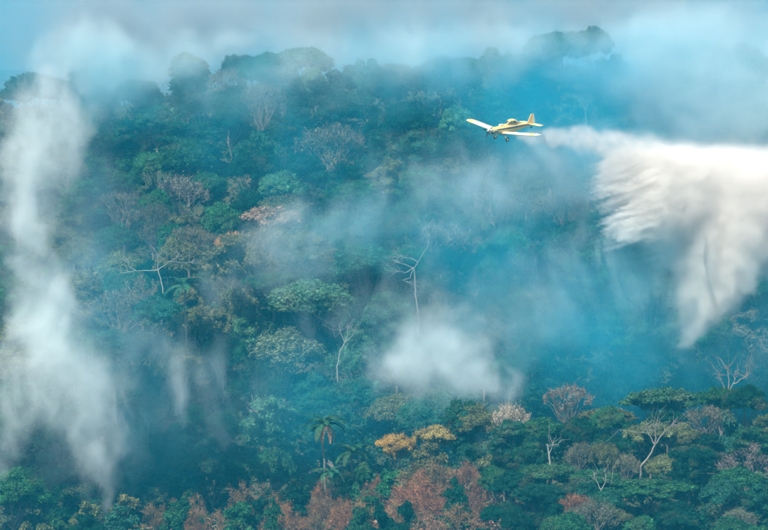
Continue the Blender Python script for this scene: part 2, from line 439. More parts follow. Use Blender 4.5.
bare_tree('dead_tree', 'bleached tree of twisted white branches in the middle of the slope', DW,
          [[(416, 298, 0), (415, 284, 0), (414, 268, 0)], [(414, 268, 0), (418, 262, 0), (428, 246, 0), (430, 232, 0), (436, 228, 0)], [(414, 268, 0), (404, 264, 0), (396, 262, 0)],
           [(414, 268, 0), (405, 273, 0), (395, 270, 0)], [(414, 268, 0), (410, 278, 0), (402, 280, 0), (413, 284, 0)], [(418, 262, 0), (409, 258, 0), (400, 256, 0)], [(430, 236, 0), (424, 229, 0)]], .17, mat=M_white)
DW = D_near(655, 452)
bare_tree('forked_tree', 'leaning pale trunk forking in two under the spreading crown on the near ridge', DW,
          [[(640, 478, 0), (641, 466, 0), (650, 455, 0), (655, 445, 0)], [(655, 445, 0), (650, 436, 0), (645, 428, 0)], [(655, 445, 0), (661, 436, 0), (668, 428, 0), (674, 426, 0)], [(655, 445, 0), (655, 434, 0), (656, 425, 0)]], .22)
DW = D_NEAR + 1
bare_tree('skyline_tree', 'pale leaning trunk with a thin bare crown standing above the near crest at right', DW,
          [[(722, 420, 0), (724, 408, 0), (727, 396, 0)], [(727, 396, 0), (723, 384, 0), (718, 372, 0)], [(727, 396, 0), (733, 384, 0), (738, 371, 0)], [(727, 396, 0), (729, 380, 0), (727, 366, 0)], [(733, 384, 0), (744, 378, 0), (750, 372, 0)]], .2)
DW = D_near(598, 486)
bare_tree('forked_tree', 'small white forked trunk left of the broad bright green crown', DW,
          [[(601, 500, 0), (601, 490, 0)], [(601, 490, 0), (597, 482, 0), (595, 478, 0)], [(601, 490, 0), (605, 483, 0), (606, 478, 0)]], .14, mat=M_white)
DW = D_near(549, 455)
bare_tree('forked_tree', 'short upright white stub trunk with a broken top below the bare grey-topped tree', DW,
          [[(550, 470, 0), (550, 462, 0), (549, 454, 0), (547, 444, 0)], [(549, 454, 0), (552, 448, 0), (553, 444, 0)]], .18, mat=M_white)
DW = D_at(345, 345) - 4
bare_tree('dead_tree', 'slender bare white tree just right of the grey-brown dome', DW,
          [[(337, 366, 0), (340, 352, 0), (345, 342, 0)], [(345, 342, 0), (348, 334, 0), (347, 328, 0)], [(345, 342, 0), (352, 336, 0), (356, 330, 0)], [(345, 342, 0), (341, 334, 0), (340, 330, 0)]], .16, mat=M_white)
DW = D_at(526, 28 + 40) - 8
bare_tree('dead_tree', 'thin pale forked trunk on the misty slope below the skyline dome', D_at(583, 122) + 2,
          [[(586, 132, 0), (586, 120, 0), (585, 110, 0)], [(585, 110, 0), (582, 103, 0), (579, 99, 0)], [(585, 110, 0), (588, 104, 0), (592, 100, 0)]], .16, mat=M_white)

# ------------------------------------------------------------------ palms
def frond_mesh(seed, L=3.6, droop=1.0, wid=.75):
    rng = np.random.default_rng(seed); B = Buf(); P = []
    n = 14
    for i in range(n + 1):
        t = i / n; P.append(np.array([L * (t - .12 * droop * t ** 3), 0, L * (.42 * t - (.55 + .35 * droop) * t * t)]))
    B.add(*tube(P, [.06 * (1 - .8 * i / n) for i in range(n + 1)], 4))
    for i in range(1, n * 3):
        t = i / (n * 3); k = t * n; a = P[int(k)]; b = P[min(n, int(k) + 1)]; p = a + (b - a) * (k - int(k))
        l = wid * math.sin(math.pi * (t * .85 + .12)) ** .6 * rng.uniform(.8, 1.15)
        for s in (-1, 1):
            tip = p + np.array([.35 * l, s * l * .85, -.45 * l * rng.uniform(.4, 1.3)])
            d = (b - a) / np.linalg.norm(b - a) * .09
            B.add([p - d, p + d, tip + d * .3, tip - d * .3], [(0, 1, 2, 3)])
    return B.mesh('frond')
FR = [frond_mesh(1), frond_mesh(2, 3.4, 1.4)]; FRD = frond_mesh(3, 2.5, 2.6, .55)
for m in FR + [FRD]: m.materials.append(M_leaf)
def palm(px, pyt, D, size, label, col=(.03, .10, .05), dead=0, hmin=4):
    p = W(px, pyt, D); g = ground(p.x, D); h = max(hmin, p.z - g) / size
    t = empty('palm_tree', (p.x, D, g)); t.scale = (size,) * 3
    rng = np.random.default_rng(int(px))
    link('trunk', mesh_np('trunk', *tube(wig((0, 0, -1), (rng.normal(0, .2), 0, h), rng, 6, .01), [.24, .2, .17, .16, .15, .15, .17], 8)), t, M_bark, True)
    n = 15
    for i in range(n):
        f = link('frond', FR[i % 2], t); f.location = (0, 0, h); el = rng.uniform(-.15, .95)
        f.rotation_euler = (0, -el, i * 2.39996); f.color = (*col, 1)
    for i in range(dead):
        f = link('dead_frond', FRD, t); f.location = (0, 0, h - .15); az = (0.1, 3.25, 4.4, 5.3)[i % 4]
        f.rotation_euler = (0, .15, az); f.color = (.52, .27, .14, 1)
        f['label'] = 'dry orange drooping frond'
    tag(t, label, 'palm tree')
    THINGS.append(dict(o=t, name='palm_tree', style='palm', label=label, x=p.x, D=D, zt=p.z + 1, zc=p.z, r=3 * size, hh=2 * size, col=col))
palm(325, 424, 648, 1.0, 'palm with drooping dry orange fronds left of the golden crown', dead=4, hmin=10)
palm(186, 287, D_at(186, 290) - 17, 1.25, 'green palm with arching fronds below the forked white branch')
palm(112, 333, D_at(112, 333) - 8, 1.0, 'pale palm in the haze right of the tall smoke column') if False else None
palm(352, 452, D_near(352, 462), .9, 'low palm with upright fronds below and right of the orange-fronded palm', dead=2)
palm(330, 474, D_near(330, 484), .8, 'dark stubby palm among the brown dry brush')

# ------------------------------------------------------------------ the rest of the forest, tree by tree
rs = random.Random(5)
hand = [(t['x'], t['D'], t['r']) for t in THINGS if t['style'] not in ('bare', 'palm')]
def free(x, D, r, k=.62):
    return all((x - a) ** 2 + ((D - b) * .9) ** 2 > (k * (r + c)) ** 2 for a, b, c in hand)
def zone_tone(px, py, u):
    """the mix of tree colours changes over the slope as in the photograph"""
    w = {'DK': .3, 'GM': .25, 'GB': .25, 'GP': .06, 'OL': .08, 'MV': .06}
    if 100 < px < 300 and 60 < py < 200: w.update(DK=.6, GB=.2, GP=.02)
    if 80 < px < 330 and 190 < py < 330: w.update(OL=.3, GP=.08, GM=.15, MV=.16)
    if 230 < px < 420 and 260 < py < 330: w.update(GP=.3)
    if px > 420 and 200 < py < 330: w.update(MV=.25, GP=.1)
    if px < 250 and py > 400: w.update(DK=.7, GM=.2, GP=.0, OL=.05, MV=.05)
    ks = list(w); s = sum(w.values()); r = u * s
    for k in ks:
        r -= w[k]
        if r <= 0: return k
    return 'GM'
TONE = dict(DK=DK, GM=GM, GB=GB, GP=GP, OL=OL, MV=MV, BR=BR, RD=RD, ST=ST)
cands = []
for tries in range(6000):
    D = rs.uniform(D_FAR0 - 8, D_FAR + 14); x = rs.uniform(-.097, .097) * D
    r = rs.choice((4.2, 5, 5.6, 6.2, 7, 8.2)); 
    if free(x, D, r):
        hand.append((x, D, r)); cands.append((x, D, r, 'far'))
for tries in range(3500):
    D = rs.uniform(D_NEAR0 + 4, D_NEAR + 3); x = rs.uniform(-.097, .097) * D
    px = 384 + F * x / D; r = rs.uniform(2.4, 4.6) if px > 380 or px < 150 else rs.uniform(1.8, 3.2)
    if free(x, D, r, .6 if px > 380 else .5):
        hand.append((x, D, r)); cands.append((x, D, r, 'near'))
def jit(c, a=.22):
    k = rs.uniform(1 - a, 1 + a); return tuple(min(.9, v * k * rs.uniform(.92, 1.08)) for v in c)
planned = []
for x, D, r, zn in cands:
    g = ground(x, D)
    h = (H_FAR if zn == 'far' else H_NEAR + .6) * rs.uniform(.82, 1.22) * (1 + .035 * (r - 6) if zn == 'far' else .8 + .07 * r)
    px, py, _ = project((x, D, g + h))
    k = zone_tone(px, py, rs.random())
    st = rs.choice(('dome', 'dome', 'dome', 'layers', 'layers', 'ragged', 'umbrella' if r < 6.5 and D < 800 else 'dome', 'tall' if r < 6 else 'dome'))
    if zn == 'near':
        if 130 < px < 480 and py > 455 - (px > 330) * 5:
            k = rs.choice(('RD', 'BR', 'BR', 'RD', 'GM', 'DK', 'BR')); st = 'slash' if k in ('RD', 'BR', 'ST') else 'shrub'
            h *= .62
        elif px >= 430:
            k = rs.choice(('DK', 'DK', 'DK', 'GM', 'GM', 'GB', 'OL', 'OL', 'MV')); st = rs.choice(('dome', 'umbrella', 'shrub', 'layers'))
        else:
            k = rs.choice(('DK', 'DK', 'GM', 'GB', 'OL')); st = rs.choice(('shrub', 'shrub', 'ragged'))
    if k == 'MV' or (k in ('BR',) and st != 'slash'): st = 'twiggy'
    planned.append(dict(x=x, D=D, r=r, g=g, h=h, k=k, st=st, zn=zn, px=px, py=py))
# leave out what stands wholly behind others or off the frame: paint discs from back to front
IW, IH = 384, 265
idb = np.full((IH, IW), -1, np.int32)
allp = [(p['D'], i, p['x'], p['g'] + p['h'] * .68, p['g'] + p['h'], p['r'], p['h'] * .34) for i, p in enumerate(planned)]
allp += [(t['D'], 10000 + i, t['x'], t['zc'], t['zt'], t['r'], t['hh']) for i, t in enumerate(THINGS)]
yy, xx = np.mgrid[0:IH, 0:IW]
for D, i, x, zc, zt, r, hh in sorted(allp, reverse=True):
    cx, cy, _ = project((x, D, zc)); rx = max(2, r * F / D * .92); ry = max(2, hh * F / D)
    m = ((xx * 2 - cx) / rx) ** 2 + ((yy * 2 - cy) / ry) ** 2 < 1
    idb[m] = i
    if i < 10000:      # body below the crown hides what is behind it
        m2 = (abs(xx * 2 - cx) < rx * .55) & (yy * 2 > cy) & (yy * 2 < cy + ry * 1.2); idb[m2] = i
vis = {}
for i in np.unique(idb):
    m = idb == i; vis[int(i)] = (int(m.sum()), float(xx[m].mean() * 2), float(yy[m].mean() * 2))
KINDW = dict(dome='dome_tree', layers='layered_tree', ragged='ragged_tree', umbrella='umbrella_tree', tall='tall_tree', twiggy='twiggy_tree', shrub='shrub', slash='dry_shrub')
FILL = []
for i, p in enumerate(planned):
    n, vx, vy = vis.get(i, (0, 0, 0))
    if n < 26: continue
    t = plant(KINDW[p['st']], p['st'], p['px'], p['py'], p['D'], p['r'], jit(TONE[p['k']]), cat='shrub' if p['st'] in ('shrub', 'slash') else 'tree')
    THINGS.pop(); FILL.append((t, p, vx, vy, n))
print('hand', len(THINGS), 'fill', len(FILL))

# labels of the filled-in trees: kind and colour, then the landmark they stand nearest to
LM = [(505, 127, 'the yellow airplane'), (655, 190, 'the white water cloud'), (690, 345, 'the falling water streak foot'), (428, 352, 'the low white smoke puff'),
      (25, 210, 'the tall white smoke column'), (165, 385, 'the small left smoke wisp'), (312, 300, 'the broad pale dome'), (285, 350, 'the wide grey-brown dome'), (408, 268, 'the bleached twisted branches'),
      (160, 264, 'the forked white dead branch'), (186, 292, 'the green palm on the slope'), (325, 425, 'the palm with orange fronds'), (396, 438, 'the golden yellow crown'), (512, 412, 'the whitish twiggy tree'),
      (568, 390, 'the bare grey-topped tree'), (728, 390, 'the pale skyline trunk'), (655, 445, 'the forked pale trunk'), (268, 208, 'the flat pinkish crown'), (560, 52, 'the tallest skyline dome'),
      (55, 90, 'the dark leftmost skyline crown'), (655, 272, 'the dark crown in the mist'), (462, 450, 'the tall dense green tree'), (578, 508, 'the dark reddish bush'), (738, 484, 'the fresh green corner dome'),
      (405, 112, 'the dark crown near the airplane'), (585, 115, 'the thin forked trunk in the mist'), (545, 300, 'the wide grey-mauve crown'), (745, 318, 'the brownish crown by the streak'),
      (183, 182, 'the grey leafless crown'), (285, 128, 'the very dark broad crown'), (330, 480, 'the stubby dark palm')]
CW = dict(DK='dark green', GM='mid-green', GB='blue-green', GP='pale green', OL='olive', MV='grey-brown', BR='brown', RD='reddish brown', ST='straw-coloured')
SW = dict(dome='rounded tree', layers='tiered tree', ragged='ragged-crowned tree', umbrella='flat-topped tree', tall='tall narrow tree', twiggy='leafless tree', shrub='leafy shrub', slash='dried-out shrub')
def octant(dx, dy):
    a = math.degrees(math.atan2(-dy, dx)) % 360
    return ('right of', 'upper right of', 'above', 'upper left of', 'left of', 'lower left of', 'below', 'lower right of')[int(((a + 22.5) % 360) // 45)]
ORD = ['nearest', 'second', 'third', 'fourth', 'fifth', 'sixth', 'seventh', 'eighth', 'ninth', 'tenth']
bins = {}
for t, p, vx, vy, n in FILL:
    d, lx, ly, nm = min((math.hypot(vx - a, (vy - b)), a, b, c) for a, b, c in LM)
    bins.setdefault((CW[p['k']], SW[p['st']], octant(vx - lx, vy - ly), nm), []).append((d, t))
for (cw, sw, oc, nm), L in bins.items():
    L.sort(key=lambda q: q[0])
    for i, (d, t) in enumerate(L):
        t['label'] = f'{cw} {sw} {oc} {nm}' if len(L) == 1 else f'{ORD[min(i, 9)]} {cw} {sw} {oc} {nm}'
        t['group'] = 'shrubs on the near ridge' if t['category'] == 'shrub' else ('trees on the near ridge' if t.location.y < 660 else 'trees of the far slope')

# ------------------------------------------------------------------ undergrowth nobody could count
def undergrowth(name, label, n, dr, size, col, hmax, seed, cond=None):
    rng = np.random.default_rng(seed); B = Buf(); P = []
    while len(P) < n:
        D = rng.uniform(*dr); x = rng.uniform(-.12, .12) * D
        if cond and not cond(384 + F * x / D, D): continue
        g = ground(x, D); k = max(.15, math.sin(x * .9 + D * .37) * math.sin(x * .31 - D * .83) + .6)
        if 852 < D < 878: k = 1.8
        elif D >= 878: k *= .3
        for j in range(14):
            P.append((x + rng.normal(0, .8), D + rng.normal(0, .8), g + min(1.1, abs(rng.normal(0, .5))) * hmax * k * 1))
    P = np.array(P[:n]); nr = np.tile([0., -.3, 1.], (n, 1))
    B.add(*leaves(rng, P, nr, size, .8))
    o = link(name, B.mesh(name), mat=M_leaf); o.color = (*col, 1)
    tag(o, label, 'undergrowth', kind='stuff')
undergrowth('undergrowth', 'dark green understorey filling the gaps between the crowns', 170000, (D_FAR0 - 25, D_FAR + 20), .42, (.02, .06, .028), 5, 1)
undergrowth('scrub', 'green scrub growing between the trees of the near ridge', 60000, (D_NEAR0, D_NEAR + 8), .4, (.03, .085, .035), 2.2, 2)
undergrowth('dry_brush', 'reddish brown dry brush covering the bare part of the near ridge', 60000, (D_NEAR0, D_NEAR + 4), .42, (.23, .12, .085), 1.8, 3, lambda px, D: 120 < px < 500)

# ------------------------------------------------------------------ the airplane (nose +X, left wing +Y, up +Z, metres)
M_cream = paint('cream_yellow_paint', (.76, .52, .17), .35, var=.05)
M_trim = paint('dark_trim_paint', (.035, .06, .10), .4)
M_lite = paint('white_paint', (.80, .70, .46), .35, var=.04)
M_dark = paint('dark_rubber', (.03, .03, .03), .8)
M_metal = paint('bare_metal', (.5, .5, .5), .35, .9)
M_glass = paint('cockpit_glass', (.05, .09, .11), .08)
M_glass.node_tree.nodes['Principled BSDF'].inputs['IOR'].default_value = 1.6
def loft(secs, k=20, power=2.4, cap=True):
    """secs: (x, half width, z bottom, z top, y centre)"""
    v = []; f = []
    for (x, w, zb, zt, *yc) in secs:
        for j in range(k):
            t = 2 * math.pi * j / k; c, s = math.cos(t), math.sin(t)
            v.append((x, (yc[0] if yc else 0) + w * math.copysign(abs(c) ** (2 / power), c), (zb + zt) / 2 + (zt - zb) / 2 * math.copysign(abs(s) ** (2 / power), s)))
    for i in range(len(secs) - 1):
        for j in range(k):
            f.append((i * k + j, (i + 1) * k + j, (i + 1) * k + (j + 1) % k, i * k + (j + 1) % k))
    if cap: f.append(tuple(range(k))); f.append(tuple(reversed(range((len(secs) - 1) * k, len(secs) * k))))
    return v, f
def pym(name, v, f):
    me = bpy.data.meshes.new(name); me.from_pydata([tuple(a) for a in v], [], f); me.update()
    bm = bmesh.new(); bm.from_mesh(me); bmesh.ops.recalc_face_normals(bm, faces=bm.faces); bm.to_mesh(me); bm.free(); return me
FOIL = [(0, 0), (.02, .32), (.08, .62), (.2, .92), (.35, 1), (.55, .85), (.8, .45), (1, .02), (.8, -.12), (.5, -.3), (.2, -.42), (.05, -.3)]
def airfoil(stations, tk):
    """stations: (y, x leading edge, chord, z)"""
    v = []; k = len(FOIL)
    for (y, xl, ch, z, *m) in stations:
        for a, b in FOIL: v.append((xl - a * ch, y, z + b * tk * ch * (m[0] if m else 1)))
    f = [(i * k + j, i * k + (j + 1) % k, (i + 1) * k + (j + 1) % k, (i + 1) * k + j) for i in range(len(stations) - 1) for j in range(k)]
    f.append(tuple(range(k))); f.append(tuple(reversed(range((len(stations) - 1) * k, len(stations) * k))))
    return v, f
plane = empty('airplane', W(508.5, 128.5, 700))
tag(plane, 'yellow and white low-wing firefighting airplane flying left and dropping water', 'airplane')
plane['PX'] = 0; del plane['PX']
fus = link('fuselage', pym('fuselage', *loft([(4.15, .42, -.35, .42), (3.6, .55, -.55, .5), (2.4, .62, -.75, .62), (1.2, .64, -.85, .82), (0, .62, -.85, .9), (-1.4, .55, -.72, .85), (-2.6, .44, -.45, .78), (-4.2, .27, -.1, .62), (-5.8, .1, .16, .5)], 24)), plane, M_cream, True)
for s, y in ((1, 0), (-1, 0)):
    # dark stripe running nose to tail, a thin skin standing 1 cm proud of each side
    pts = [(4.0, .44, .02, .18), (2.4, .64, .05, .26), (1.2, .662, .06, .3), (0, .64, .1, .36), (-1.4, .57, .18, .42), (-2.6, .46, .26, .46), (-4.2, .285, .34, .48), (-5.6, .14, .36, .44)]
    v = []; 
    for (x, w, a, b) in pts: v += [(x, s * (w + .012), a), (x, s * (w + .012), b), (x, s * (w - .05), b), (x, s * (w - .05), a)]
    f = [(i * 4 + j, i * 4 + (j + 1) % 4, i * 4 + 4 + (j + 1) % 4, i * 4 + 4 + j) for i in range(len(pts) - 1) for j in range(4)]
    link('stripe', pym('stripe', v, f), fus, M_trim)
cow = link('cowling', pym('cowling', *loft([(4.72, .26, -.2, .3), (4.6, .36, -.3, .38), (4.153, .43, -.36, .43)], 20)), plane, M_lite, True)
link('air_intake', pym('air_intake', *loft([(4.66, .2, -.62, -.36), (4.3, .24, -.7, -.4), (3.5, .2, -.66, -.5)], 12)), cow, M_dark, True)
for s in (1, -1):
    link('exhaust', pym('exhaust', *tube([(3.9, s * .45, .0), (3.7, s * .66, .02), (3.2, s * .74, .02)], [.12, .12, .13], 10)), cow, M_metal, True)
link('spinner', pym('spinner', *loft([(5.22, .02, .03, .07), (5.12, .1, -.06, .16), (4.95, .19, -.15, .25), (4.735, .24, -.19, .29)], 16, 2)), plane, M_lite, True)
prop = link('propeller', pym('propeller', *loft([(4.98, .1, -.05, .15), (4.86, .12, -.07, .17)], 12, 2)), plane, M_metal)
bv, bf = [], []
for r_, c, tw in ((.15, .09, .9), (.5, .13, .75), (.95, .14, .5), (1.3, .1, .35), (1.42, .04, .3)):
    for a, b in ((-c, 0), (0, .015), (c, 0), (0, -.015)): bv.append((a * math.sin(tw) + b, a * math.cos(tw), r_))
bf = [(i * 4 + j, i * 4 + (j + 1) % 4, i * 4 + 4 + (j + 1) % 4, i * 4 + 4 + j) for i in range(4) for j in range(4)] + [(16, 17, 18, 19)]
bme = pym('blade', bv, bf); bme.materials.append(M_dark)
for i in range(5):
    b = link('blade', bme, prop); b.location = (4.92, 0, .05); b.rotation_euler = (i * 2 * math.pi / 5 + .3, 0, 0)
# cockpit: hump with frames and panes
hump = link('cockpit', pym('cockpit', *loft([(1.05, .3, .72, .84), (.55, .42, .7, 1.18), (.1, .47, .7, 1.5), (-.35, .49, .7, 1.66), (-.95, .48, .7, 1.68), (-1.5, .42, .65, 1.52), (-2.1, .3, .62, 1.14), (-2.7, .2, .6, .8)], 20, 2.6)), plane, M_cream, True)
for s in (1, -1):
    for (x0, x1, x0t, x1t) in ((.62, .12, .18, .0), (.02, -.5, -.1, -.5), (-.6, -1.1, -.6, -1.02), (-1.2, -1.62, -1.12, -1.42)):
        zt = 1.42 if x0 < .5 else 1.3
        v = [(x0, s * .50, .98), (x1, s * .505, .98), (x1t, s * .47, zt), (x0t, s * .465, zt)]
        if x0 > .5: v = [(x0 - .02, s * .46, .98), (x1, s * .5, .98), (x1t, s * .45, 1.36), (x0t + .02, s * .44, 1.3)]
        if x0 < -1.15: v = [(x0, s * .495, .98), (x1, s * .44, .98), (x1t, s * .42, 1.28), (x0t, s * .46, 1.36)]
        inn = [(a, b - s * .18, c) for a, b, c in v]
        link('window', pym('window', v + inn, [(0, 1, 2, 3), (4, 5, 6, 7), (0, 1, 5, 4), (1, 2, 6, 5), (2, 3, 7, 6), (3, 0, 4, 7)]), hump, M_glass)
link('windshield', pym('windshield', [(.98, .25, .9), (.98, -.25, .9), (.32, -.33, 1.42), (.32, .33, 1.42), (.9, .25, .8), (.9, -.25, .8), (.25, -.33, 1.3), (.25, .33, 1.3)],
     [(0, 1, 2, 3), (4, 5, 6, 7), (0, 1, 5, 4), (1, 2, 6, 5), (2, 3, 7, 6), (3, 0, 4, 7)]), hump, M_glass)
link('hopper_lid', pym('hopper_lid', *loft([(2.3, .22, .66, .84), (2.1, .3, .66, .95), (1.6, .3, .7, .98), (1.35, .22, .72, .92)], 12, 3)), plane, M_lite, True)
link('drop_gate', pym('drop_gate', *loft([(1.9, .3, -.98, -.7), (1.6, .38, -1.08, -.7), (.2, .38, -1.08, -.7), (-.2, .3, -.98, -.7)], 12, 4)), plane, M_metal, True)
for s in (1, -1):
    dz = .106
    st = [(s * .45, 2.15, 2.05, -.62), (s * 4, 2.12, 2.02, -.62 + 3.5 * dz), (s * 8.4, 2.08, 1.98, -.62 + 7.95 * dz), (s * 8.85, 1.95, 1.6, -.62 + 8.4 * dz, .75), (s * 9.0, 1.7, 1.1, -.6 + 8.5 * dz, .4)]
    w = link('wing', pym('wing', *airfoil(st, .15)), plane, M_lite, True)
    # yellow leading edge band underneath and coloured tip
    q = [(s * 7.2, 2.1, 2.02, -.62 + 6.75 * dz, 1.06), (s * 8.41, 2.09, 2.0, -.62 + 7.95 * dz, 1.06)]
    link('wing_tip_band', pym('wing_tip_band', *airfoil(q, .15)), w, M_cream)
    for (a, b, nm) in ((.8, 4.2, 'flap'), (4.35, 8.1, 'aileron')):
        z0, z1 = -.64 + (a - .5) * dz, -.64 + (b - .5) * dz
        v = [(.62, s * a, z0 + .14), (.62, s * b, z1 + .14), (-.0, s * b, z1 + .01), (-.0, s * a, z0 + .01), (.62, s * a, z0 - .03), (.62, s * b, z1 - .03), (-.0, s * b, z1 - .02), (-.0, s * a, z0 - .02)]
        link(nm, pym(nm, v, [(0, 1, 2, 3), (4, 5, 6, 7), (0, 1, 5, 4), (1, 2, 6, 5), (2, 3, 7, 6), (3, 0, 4, 7)]), w, M_cream)
    # spray boom under the trailing edge with its nozzles
    bo = link('spray_boom', pym('spray_boom', *tube([(-.15, s * .9, -.75), (-.15, s * 6.6, -.75 + 5.7 * dz)], .04, 6)), w, M_metal, True)
    # main wheel on a spring leg
    leg = link('landing_gear_leg', pym('landing_gear_leg', *tube([(1.75, s * .5, -.75), (1.72, s * 1.1, -1.1), (1.68, s * 1.42, -1.5)], [.09, .08, .07], 8)), plane, M_cream, True)
    wv = []; wf = []
    k = 20
    prof = [(.1, -.13), (.3, -.14), (.4, -.09), (.42, 0), (.4, .09), (.3, .14), (.1, .13)]
    for r_, y in prof:
        for j in range(k): wv.append((1.66 + r_ * math.cos(2 * math.pi * j / k), s * 1.5 + y, -1.57 + r_ * math.sin(2 * math.pi * j / k)))
    wf = [(i * k + j, i * k + (j + 1) % k, (i + 1) * k + (j + 1) % k, (i + 1) * k + j) for i in range(len(prof) - 1) for j in range(k)]
    link('tyre', pym('tyre', wv, wf), leg, M_dark, True)
    hv, hf = tube([(1.66, s * 1.5 - .15, -1.57), (1.66, s * 1.5 + .15, -1.57)], .17, 12); hf += [tuple(range(12)), tuple(range(12, 24))]
    link('wheel_hub', pym('wheel_hub', hv, hf), leg, M_lite)
    t = link('tailplane', pym('tailplane', *airfoil([(s * .1, -4.75, 1.25, .42), (s * 2.5, -4.95, 1.0, .42), (s * 2.7, -5.1, .7, .42, .5)], .1)), plane, M_cream, True)
    v = [(-5.86, s * .2, .48), (-5.86, s * 2.5, .48), (-6.3, s * 2.45, .44), (-6.35, s * .25, .44), (-5.86, s * .2, .4), (-5.86, s * 2.5, .4), (-6.3, s * 2.45, .42), (-6.35, s * .25, .42)]
    link('elevator', pym('elevator', v, [(0, 1, 2, 3), (4, 5, 6, 7), (0, 1, 5, 4), (1, 2, 6, 5), (2, 3, 7, 6), (3, 0, 4, 7)]), t, M_lite)
    link('tail_strut', pym('tail_strut', *tube([(-5.2, s * .15, .1), (-5.25, s * 1.3, .4)], .03, 6)), t, M_metal)
def finbox(outline, th):
    n = len(outline); v = [(x, th, z) for x, z in outline] + [(x, -th, z) for x, z in outline]
    return v, [tuple(range(n)), tuple(range(n, 2 * n))] + [(i, (i + 1) % n, n + (i + 1) % n, n + i) for i in range(n)]
fin = link('tail_fin', pym('tail_fin', *finbox([(-4.0, .55), (-4.7, .8), (-5.25, 1.9), (-5.4, 2.15), (-5.7, 2.2), (-5.7, .35)], .055)), plane, M_cream)
link('rudder', pym('rudder', *finbox([(-5.72, .2), (-5.72, 2.2), (-6.05, 2.15), (-6.35, .9), (-6.3, .3)], .045)), fin, M_lite)
tg = link('tail_wheel_leg', pym('tail_wheel_leg', *tube([(-5.4, 0, .2), (-5.6, 0, -.2)], .04, 6)), plane, M_metal)
wv, wf = tube([(-5.62, -.06, -.25), (-5.62, .06, -.25)], .16, 14); wf += [tuple(range(14)), tuple(range(14, 28))]
link('tail_wheel', pym('tail_wheel', wv, wf), tg, M_dark)
plane.rotation_euler = Euler((R(-8), R(4), R(222)), 'XYZ'); plane.scale = (.93, .93, .93)

# ------------------------------------------------------------------ air, smoke and falling water
class X:
    """field arithmetic for geometry nodes"""
    nt = None
    def __init__(s, sock): s.s = sock
    @staticmethod
    def m(op, *a, clamp=False):
        n = X.nt.nodes.new('ShaderNodeMath'); n.operation = op; n.use_clamp = clamp
        for i, v in enumerate(a):
            if isinstance(v, X): X.nt.links.new(v.s, n.inputs[i])
            else: n.inputs[i].default_value = v
        return X(n.outputs[0])
    def __add__(a, b): return X.m('ADD', a, b)
    __radd__ = __add__
    def __mul__(a, b): return X.m('MULTIPLY', a, b)
    __rmul__ = __mul__
    def __sub__(a, b): return X.m('SUBTRACT', a, b)
    def __rsub__(a, b): return X.m('SUBTRACT', b, a)
    def __truediv__(a, b): return X.m('DIVIDE', a, b)
    def mx(a, b): return X.m('MAXIMUM', a, b)
    def clamp(a): return X.m('ADD', a, 0.0, clamp=True)
def ramp(x, a, b):
    n = X.nt.nodes.new('ShaderNodeMapRange'); n.interpolation_type = 'SMOOTHSTEP'
    X.nt.links.new(x.s, n.inputs[0]); n.inputs[1].default_value = a; n.inputs[2].default_value = b
    return X(n.outputs[0])
def vec(op, a, b=None, out=0, scale=None):
    n = X.nt.nodes.new('ShaderNodeVectorMath'); n.operation = op
    for i, v in enumerate((a, b)):
        if v is None: continue
        if isinstance(v, X): X.nt.links.new(v.s, n.inputs[i])
        else: n.inputs[i].default_value = v
    if scale is not None: n.inputs['Scale'].default_value = scale
    return X(n.outputs[out])
def fnoise(p, sc_, det=3, rough=.55, col=False, off=(0, 0, 0)):
    n = X.nt.nodes.new('ShaderNodeTexNoise'); q = vec('ADD', p, off)
    X.nt.links.new(q.s, n.inputs['Vector']); n.inputs['Scale'].default_value = sc_; n.inputs['Detail'].default_value = det; n.inputs['Roughness'].default_value = rough
    return X(n.outputs['Color' if col else 'Fac'])
def smoke_mat(name, col, k, g=.0):
    m, nt, n, l = new_mat(name); n.remove(n['Principled BSDF'])
    pv = n.new('ShaderNodeVolumePrincipled'); at = n.new('ShaderNodeAttribute'); at.attribute_name = 'density'
    mu = n.new('ShaderNodeMath'); mu.operation = 'MULTIPLY'; mu.inputs[1].default_value = k
    l.new(at.outputs['Fac'], mu.inputs[0]); l.new(mu.outputs[0], pv.inputs['Density']); pv.inputs['Density Attribute'].default_value = ''
    pv.inputs['Color'].default_value = (*col, 1); pv.inputs['Anisotropy'].default_value = g
    l.new(pv.outputs[0], n['Material Output'].inputs['Volume'])
    return m
def blob_field(p, blobs):
    """sum of soft capsules; blob = (p0, p1, r0, r1, amount[, depth stretch])"""
    tot = None
    for (a, b, r0, r1, amt, *dy) in blobs:
        a, b = Vector(a), Vector(b); ab = b - a
        pa = vec('SUBTRACT', p, tuple(a))
        if ab.length > 1e-4:
            h = X.m('MULTIPLY', vec('DOT_PRODUCT', pa, tuple(ab), out=1), 1 / ab.dot(ab), clamp=True)
            nn = X.nt.nodes.new('ShaderNodeVectorMath'); nn.operation = 'SCALE'; nn.inputs[0].default_value = tuple(ab); X.nt.links.new(h.s, nn.inputs['Scale'])
            d = vec('SUBTRACT', pa, X(nn.outputs[0])); r = h * (r1 - r0) + r0
        else: d = pa; r = r0
        st = dy[0] if dy else 1.0
        d = vec('MULTIPLY', d, (1, 1 / st, 1))
        q = vec('LENGTH', d, out=1)
        q = (q / r) if isinstance(r, X) else q * (1 / r)
        e = X.m('POWER', 2.718, q * q * -1.0) * amt
        tot = e if tot is None else tot + e
    return tot
